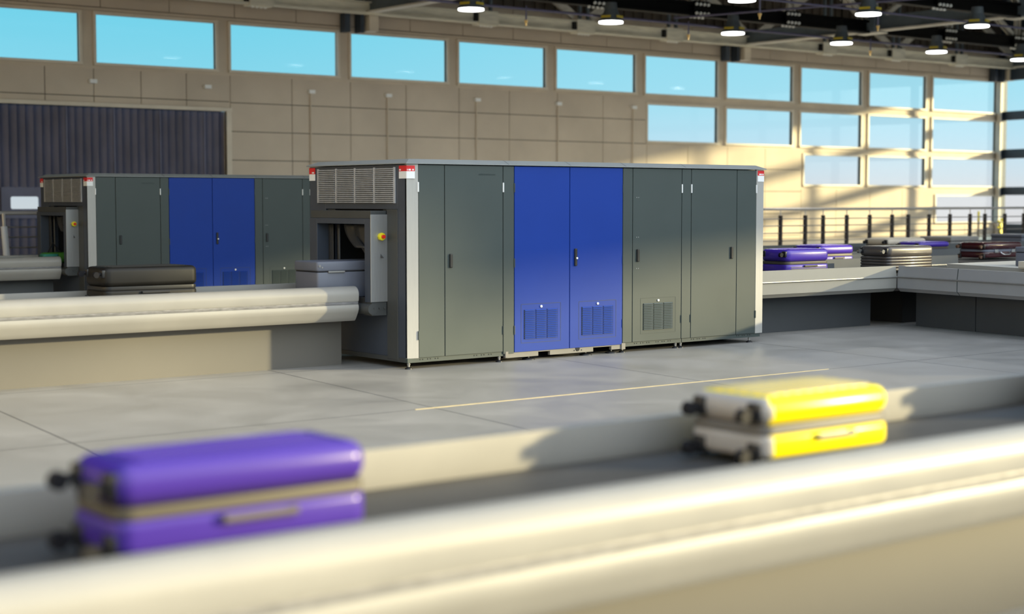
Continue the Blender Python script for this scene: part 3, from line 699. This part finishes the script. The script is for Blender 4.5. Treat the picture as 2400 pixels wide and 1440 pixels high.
# offsets: + = away from the side we look at
ROLL = arc(.085, .785, .088, 90, 182, 8) + [(.0, .735), (.006, .714), (.03, .706), (.10, .70), (.13, .76), (.13, .872)]
TRIM = [(.012, .714), (.010, .702), (.012, .682), (.05, .676), (.05, .712)]
BULGE = [(.028, .684), (.006, .678), (.0, .655), (.0, .628), (.014, .596), (.046, .545), (.062, .520), (.085, .500), (.16, .50), (.16, .684)]
FLAT_U = [(.0, .722), (.018, .868), (.06, .868), (.06, .722)]
FLAT_T = [(-.018, .722), (-.020, .712), (-.010, .700), (.05, .700), (.05, .722)]
FLAT_L = [(.0, .700), (.0, .555), (.012, .548), (.055, .505), (.10, .505), (.10, .700)]
def conveyor(label, path, width, style='roll', skirt='skirt', inset=.36, skirt_cuts=None, belt_z=.745, cat='conveyor', far=True, guard='guard', joints=(), end=True, flip=False):
    """path: plan polyline of the viewed edge, the belt lies to its left"""
    o0 = path[0]; e = empty('baggage_conveyor', (o0[0], o0[1], 0)); tag(e, label, 'conveyor')
    P = [(p[0] - o0[0], p[1] - o0[1]) for p in path]
    U, T_, L_ = (ROLL, TRIM, BULGE) if style == 'roll' else (FLAT_U, FLAT_T, FLAT_L)
    b = MB(); b.extr(U, P); b.build('side_guard', guard, e, smooth=True)
    b = MB(); b.extr(T_, P); to = b.build('seam_strip', 'seam' if style == 'roll' else 'steel', e)
    b = MB(); b.extr(L_, P); b.build('side_fairing', guard, e, smooth=True)
    if far:
        for prof, nm, m in ((U, 'side_guard', guard), (L_, 'side_fairing', guard)):
            b = MB(); b.extr([(width - o, z) for o, z in prof], P); b.build(nm, m if style == 'roll' else 'guardshade', e, smooth=True)  # far guards of flat conveyors take the paint with shade in it
    b = MB(); b.extr([(.11, belt_z), (width - .11, belt_z), (width - .11, belt_z - .06), (.11, belt_z - .06)], P); b.build('belt', 'belt', e)
    b = MB(); b.extr([(.10, belt_z - .06), (width - .10, belt_z - .06), (width - .10, .50), (.10, .50)], P); b.build('bed', 'dark', e)
    for cut in (skirt_cuts or [(0, 1)]):
        if len(P) == 2:
            a, c = Vector(P[0]), Vector(P[1]); seg = [tuple(a.lerp(c, cut[0])), tuple(a.lerp(c, cut[1]))]
        else: seg = P
        b = MB(); b.extr([(inset, .0), (inset, .505), (width - inset, .505), (width - inset, .0)], seg); b.build('skirt_panel', skirt, e)
    for j in joints:
        a, c = Vector(P[-2]), Vector(P[-1]); d = (c - a).normalized(); p = a + d * j; q = p + d * .012
        b = MB(); b.extr([(o - .0015, z) for o, z in L_], [tuple(p), tuple(q)]); b.extr([(o - .0015, z + .0005) for o, z in U], [tuple(p), tuple(q)]); b.build('panel_joint', 'mark', e)
    return e
# left feed conveyor, foreground conveyor, exit conveyor with bend, and the lines behind
conveyor('pale rounded-edge conveyor carrying the black suitcase into the near scanner', [(-1.0, 14.43), (9.16, 14.43)], 1.12, skirt_cuts=[(0, 1)])
conveyor('blurred foreground conveyor with the large violet and yellow suitcases on its dark belt', [(-2.5, 3.715), (14, 3.715)], 1.35, skirt_cuts=[(0, 1)], inset=.36, belt_z=.718)
conveyor('shaded rounded-edge conveyor feeding the scanner farther back, at the left edge', [(2.0, 25.08), (10.17, 25.08)], 1.12, skirt='skirtdark')
LEG = math.radians(8.8)
cx0, cy0 = 18.10, 14.35; n2 = 4.2
conveyor('flat-sided exit conveyor running right from the near scanner', [(15.12, 14.36), (18.10, 14.36)], 1.2, style='flat', skirt='skirtdark', guard='guardflat', skirt_cuts=[(0, .985)], inset=.42)
# branch coming towards the camera; viewed side is its left (-X) side
bx1, by1 = cx0 - math.sin(R(8.8)) * 7.0, cy0 - math.cos(R(8.8)) * 7.0
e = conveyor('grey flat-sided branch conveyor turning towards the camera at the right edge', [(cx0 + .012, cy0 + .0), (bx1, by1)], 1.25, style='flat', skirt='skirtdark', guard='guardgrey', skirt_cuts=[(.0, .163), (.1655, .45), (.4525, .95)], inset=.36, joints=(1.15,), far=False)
conveyor('grey conveyor line behind the exit conveyor, carrying blue and maroon luggage', [(15.4, 16.55), (22.5, 16.55)], 1.35, style='flat', skirt='skirtdark', guard='guardshade')
conveyor('grey conveyor line in the back carrying a cream and a blue suitcase', [(17, 18.75), (36, 18.75)], 2.1, style='flat', skirt='skirtdark', guard='guardshade')
conveyor('farthest conveyor line carrying two grey trays', [(17, 21.15), (36, 21.15)], 1.3, style='flat', skirt='skirtdark', guard='guardshade')
# transfer table and cover plate at the bend
e = empty('transfer_table', (18.1, 14.5, 0)); tag(e, 'dark transfer table joining the conveyors at the bend, under the ribbed suitcase', 'conveyor')
b = MB(); b.poly([(.06, .01), (4.8, .01), (4.8, 1.0), (.06, 1.0)], .50, .745); b.build('deck', 'belt', e)
b = MB(); b.poly([(.7, .3), (4.6, .3), (4.6, .9), (.7, .9)], .0, .50); b.build('pedestal', 'gap', e)
e = empty('transfer_table', (22.6, 16.4, 0)); tag(e, 'low dark table carrying the maroon suitcase near the right edge', 'conveyor')
b = MB(); b.poly([(0, 0), (3.4, 0), (3.4, 1.6), (0, 1.6)], .62, .745); b.build('deck', 'belt', e)
b = MB(); b.poly([(.3, .3), (3.1, .3), (3.1, 1.3), (.3, 1.3)], .0, .62); b.build('pedestal', 'skirtdark', e)
e = empty('cover_plate', (19.3, 14.4, 0)); tag(e, 'sunlit triangular cover plate beside the branch conveyor, in front of the maroon suitcase', 'cover plate')
b = MB(); b.poly([(0, 0), (-.55, -1.75), (1.6, -1.9), (2.4, .05)], .755, .87); b.build('top_plate', 'ledge', e)
b = MB(); b.poly([(.5, -.3), (.45, -1.2), (.65, -1.2), (1.3, -.1)], 0, .755); b.build('pedestal', 'skirtdark', e)

# ------------------------------------------------------------------ luggage
def suitcase(x, y, L, Wd, H, m, label, z=.747, band='band', rz=0, side='plain', lid=None, end=None, wheels=(1, 1, 1, 1), ribs=0, handle=True, tyre='wheel', soft=False, rot_wheels=True, group=None, hbar='band', rc=.075):
    """x,y = near-left corner (towards the camera); L along +X, Wd away"""
    e = empty('suitcase', (x, y, z), rz); tag(e, label, 'suitcase', group); zb = .52 * H if not soft else .45 * H
    f = .004
    r = .055 if H > .2 else .04; lo = .03
    if ribs:
        n = ribs; hh = (H * .62 - lo) / n
        b = MB()
        for i in range(n): b.rbox(0, L, 0, Wd, lo + i * hh, lo + (i + 1) * hh, hh * .42, rc, 3)
        b.build('lower_shell', m, e, smooth=True)
        b = MB(); b.rbox(0, L, 0, Wd, H * .62, H, .05, rc); b.build('upper_shell', m, e, smooth=True)
    else:
        b = MB(); b.rbox(0, L, 0, Wd, lo, zb - .014, .030, rc); b.build('lower_shell', m, e, smooth=True)
        b = MB(); b.rbox(0, L, 0, Wd, zb + .014, H, r if not soft else .05, rc); us = b.build('upper_shell', m, e, smooth=True)
        b = MB(); b.rbox(.004, L - .004, .004, Wd - .004, zb - .018, zb + .018, 0.001, rc, 4); b.build('zipper_band', band, e, smooth=True)
        if side == 'ridges':
            b = MB()
            for i in range(5): b.box(rc, L - rc, -.004, .003, lo + .018 + i * .022, lo + .026 + i * .022)
            b.build('side_ridges', 'bandgrey', e)
        if lid:
            b = MB(); b.rbox(.055, L - .055, .05, Wd - .05, H - .005, H + .006, .003, .05); b.build('lid_panel', lid, e, smooth=True)
        else:
            b = MB()
            for i in range(5): yy = .07 + (Wd - .14) * i / 4; b.box(.10, L - .10, yy - .012, yy + .012, H - .01, H + .004, bev=.003)
            b.build('lid_ribs', m, e)
        if end:
            for o in [c for c in children(e) if c.name.split('.')[0] in ('lower_shell', 'upper_shell')]:
                o.data.materials.append(M[end])
                for p in o.data.polygons:
                    if p.center.x < .042: p.material_index = 1
    if handle:
        b = MB(); hz = zb - .045; b.box(L * .38, L * .68, -.026, -.014, hz - .012, hz + .012, bev=.006); b.box(L * .38, L * .40, -.02, .005, hz - .012, hz + .012); b.box(L * .66, L * .68, -.02, .005, hz - .012, hz + .012); b.build('side_handle', hbar, e)
    k = 0
    for zz_ in (.055, H - .065):
        for yy in (.065, Wd - .065):
            k += 1
            if not wheels[k - 1]: continue
            b = MB(); b.rbox(-.012, .035, yy - .036, yy + .036, zz_ - .04, zz_ + .04, .01, .012, 2); ho = b.build('wheel_housing', 'black', e, smooth=True)
            b = MB(); b.cyl((-.015, yy, zz_), (-.045, yy, zz_ - .006), .016, 10); b.cyl((-.062, yy - .018, zz_ - .008), (-.062, yy + .018, zz_ - .008), .030, 18); b.build('wheel', tyre, ho, smooth=True)
    b = MB(); b.box(L - .004, L + .022, Wd * .3, Wd * .7, H * .3, H * .3 + .018, bev=.006); b.build('end_handle', 'black', e)
    return e
suitcase(1.90, 4.30, .87, .36, .305, 'purple', 'large glossy violet suitcase with khaki zipper band on the foreground conveyor', hbar='band', tyre='wheel', rc=.06, z=.72)
suitcase(4.69, 4.36, .78, .44, .285, 'sun_yellow', 'bright yellow suitcase with quilted lid and greige end on the foreground conveyor', lid='quilt', end='beige', band='bandgrey', hbar='bandgrey', rc=.05, z=.72)
suitcase(7.15, 4.30, 1.05, .46, .33, 'blackshell', 'unseen black suitcase added past the right edge of the view to shade the far guard', z=.72)  # out of view, added to throw shade on the far guard
suitcase(6.44, 14.80, 1.02, .50, .385, 'blackshell', 'dull black suitcase lying on the conveyor into the near scanner', soft=True, band='black', hbar='black')
suitcase(16.05, 14.56, .86, .50, .385, 'purple2', 'violet-blue suitcase with ridged side on the exit conveyor right behind the near scanner', side='ridges')
suitcase(19.35, 16.85, .82, .60, .33, 'purple2', 'violet-blue suitcase on the line behind, between its twin and the ribbed grey case')
suitcase(18.25, 14.62, 1.04, .56, .385, 'darkribs', 'ribbed grey-brown hard suitcase with chrome corners at the conveyor bend', ribs=5, handle=False, wheels=(0, 0, 1, 1), tyre='chrome')
suitcase(24.75, 19.1, .95, .55, .25, 'purple2', 'violet-blue suitcase farthest back, peeping over the ribbed grey case')
suitcase(24.75, 19.85, 1.2, .60, .30, 'cream', 'cream suitcase with black wheels in the back row of luggage', band='bandgrey', handle=False)
e = suitcase(23.75, 16.9, 1.15, .62, .30, 'maroon', 'glossy maroon hard suitcase with chrome latches and handle near the right edge', band='trayslate', handle=False, tyre='brown', rc=.12)
for xx in (.30, .80):
    b = MB(); b.box(xx - .05, xx + .05, -.016, .004, .12, .175, bev=.005); b.build('latch', 'chrome', e)
b = MB()
hp = [(.42, -.012, .13), (.43, -.04, .10), (.48, -.05, .085), (.62, -.05, .085), (.67, -.04, .10), (.68, -.012, .13)]
for a, c in zip(hp, hp[1:]): b.cyl(a, c, .010, 8)
b.build('side_handle', 'chrome', e, smooth=True)
def tray(x, y, L, Wd, H, label, near='tray', m='trayslate', seam=.72, latch=False):
    e = empty('lidded_tray', (x, y, .747)); tag(e, label, 'tray')
    b = MB(); b.rbox(0.008, L - .008, .008, Wd - .008, 0, H * seam - .004, .012, .03, 3); b.build('body', m, e, smooth=True)
    b = MB(); b.rbox(0, L, 0, Wd, H * seam + .004, H, .018, .035, 3); b.build('lid', m, e, smooth=True)
    b = MB(); b.rbox(.012, L - .012, .012, Wd - .012, H * seam - .006, H * seam + .006, 0.001, .03, 3); b.build('lid_seam', 'gap', e)
    if latch:
        b = MB(); b.box(L * .14, L * .36, -.012, .006, H * seam - .012, H * seam + .008, bev=.005); b.build('latch', 'steel', e)
        b = MB(); b.cyl((.03, .02, H * .88), (.03, -.004, H * .88), .014, 10); b.cyl((.06, .02, H * .84), (.06, -.004, H * .84), .010, 10); b.build('lock_button', 'steel', e)
    return e
tray(8.75, 14.60, .95, .50, .395, 'dark slate lidded tray entering the mouth of the near scanner', latch=True)
tray(28.75, 21.35, 1.0, .85, .25, 'grey lidded tray on the farthest line, left of the maroon suitcase', m='tray', seam=.6)
tray(31.35, 21.35, .8, .85, .27, 'slate lidded tray on the farthest line, partly behind the maroon suitcase', m='trayslate')
tray(19.35, 12.80, .8, .5, .27, 'slate lidded tray at the very right edge, on the pale cover plate').location.z = .8705
# small block with knob by the cover plate
e = empty('control_block', (18.74, 12.70, .87)); tag(e, 'small cream block with a brown knob beside the tray at the right edge', 'control block')
b = MB(); b.box(-.08, .08, -.06, .06, .01, .10, bev=.006); b.box(-.07, .07, -.05, .05, 0, .01); b.build('block', 'frame', e)
b = MB(); b.cyl((.03, 0, .10), (.03, 0, .13), .024, 12, .013); b.sph((.03, 0, .138), .016); b.build('knob', 'brown', e, smooth=True)
# bags glimpsed in the mouth of the far scanner
e = empty('soft_bag', (10.02, 25.42, .747)); tag(e, 'dark green and teal soft bag in the mouth of the far scanner', 'bag')
b = MB(); b.rbox(0, .50, 0, .30, 0, .18, .07, .09, 4); b.build('bag_body', 'green', e, smooth=True)
b = MB(); b.rbox(-.02, .25, -.02, .2, .10, .16, .02, .05, 3); b.build('teal_flap', 'teal', e, smooth=True)
b = MB(); b.cyl((.1, .1, .18), (.2, .15, .34), .012, 8); b.cyl((.2, .15, .34), (.34, .15, .18), .012, 8); b.build('carry_strap', 'black', e)

# ------------------------------------------------------------------ yellow signal stand and marker post on the platform
e = empty('signal_stand', (42.9, 30.0, .4)); tag(e, 'small stand with two stacked round yellow signs on the platform near the corner', 'signal stand')
b = MB(); b.box(-.05, .05, -.02, .04, 0, .72); b.box(-.22, .22, -.12, .12, 0, .03); b.build('stand', 'black', e)
for z in (.43, .63): b = MB(); b.cyl((0, -.02, z), (0, -.06, z), .095, 24); b.build('round_sign', 'yellow', e, smooth=True)
b = MB(); b.sph((.03, -.02, .78), .045); b.sph((-.10, -.0, .72), .04); b.sph((-.12, 0, .54), .04); b.build('beacon', 'yellow', e, smooth=True)
e = empty('marker_post', (50.1, 36.0, .4)); tag(e, 'thin dark post with yellow tip on the platform below the corner window', 'post')
b = MB(); b.cyl((0, 0, 0), (0, 0, .62), .035, 10); b.build('shaft', 'post', e)
b = MB(); b.cyl((0, 0, .62), (0, 0, .98), .04, 10); b.build('tip', 'yellow', e)
# low bench stack seen at the foot of the right wall
e = empty('guide_rail', (51.5, 33.0, .4), -ang); tag(e, 'stack of dark horizontal rails standing before the right-hand wall', 'guide rail')
for z in (.12, .32, .52): b = MB(); b.box(0, .25, -6, 0, z, z + .12); b.build('rail', 'bluecolumn', e)
for y in (-5.5, -3, -.5): b = MB(); b.box(.05, .2, y - .05, y + .05, 0, .64); b.build('support', 'post', e)
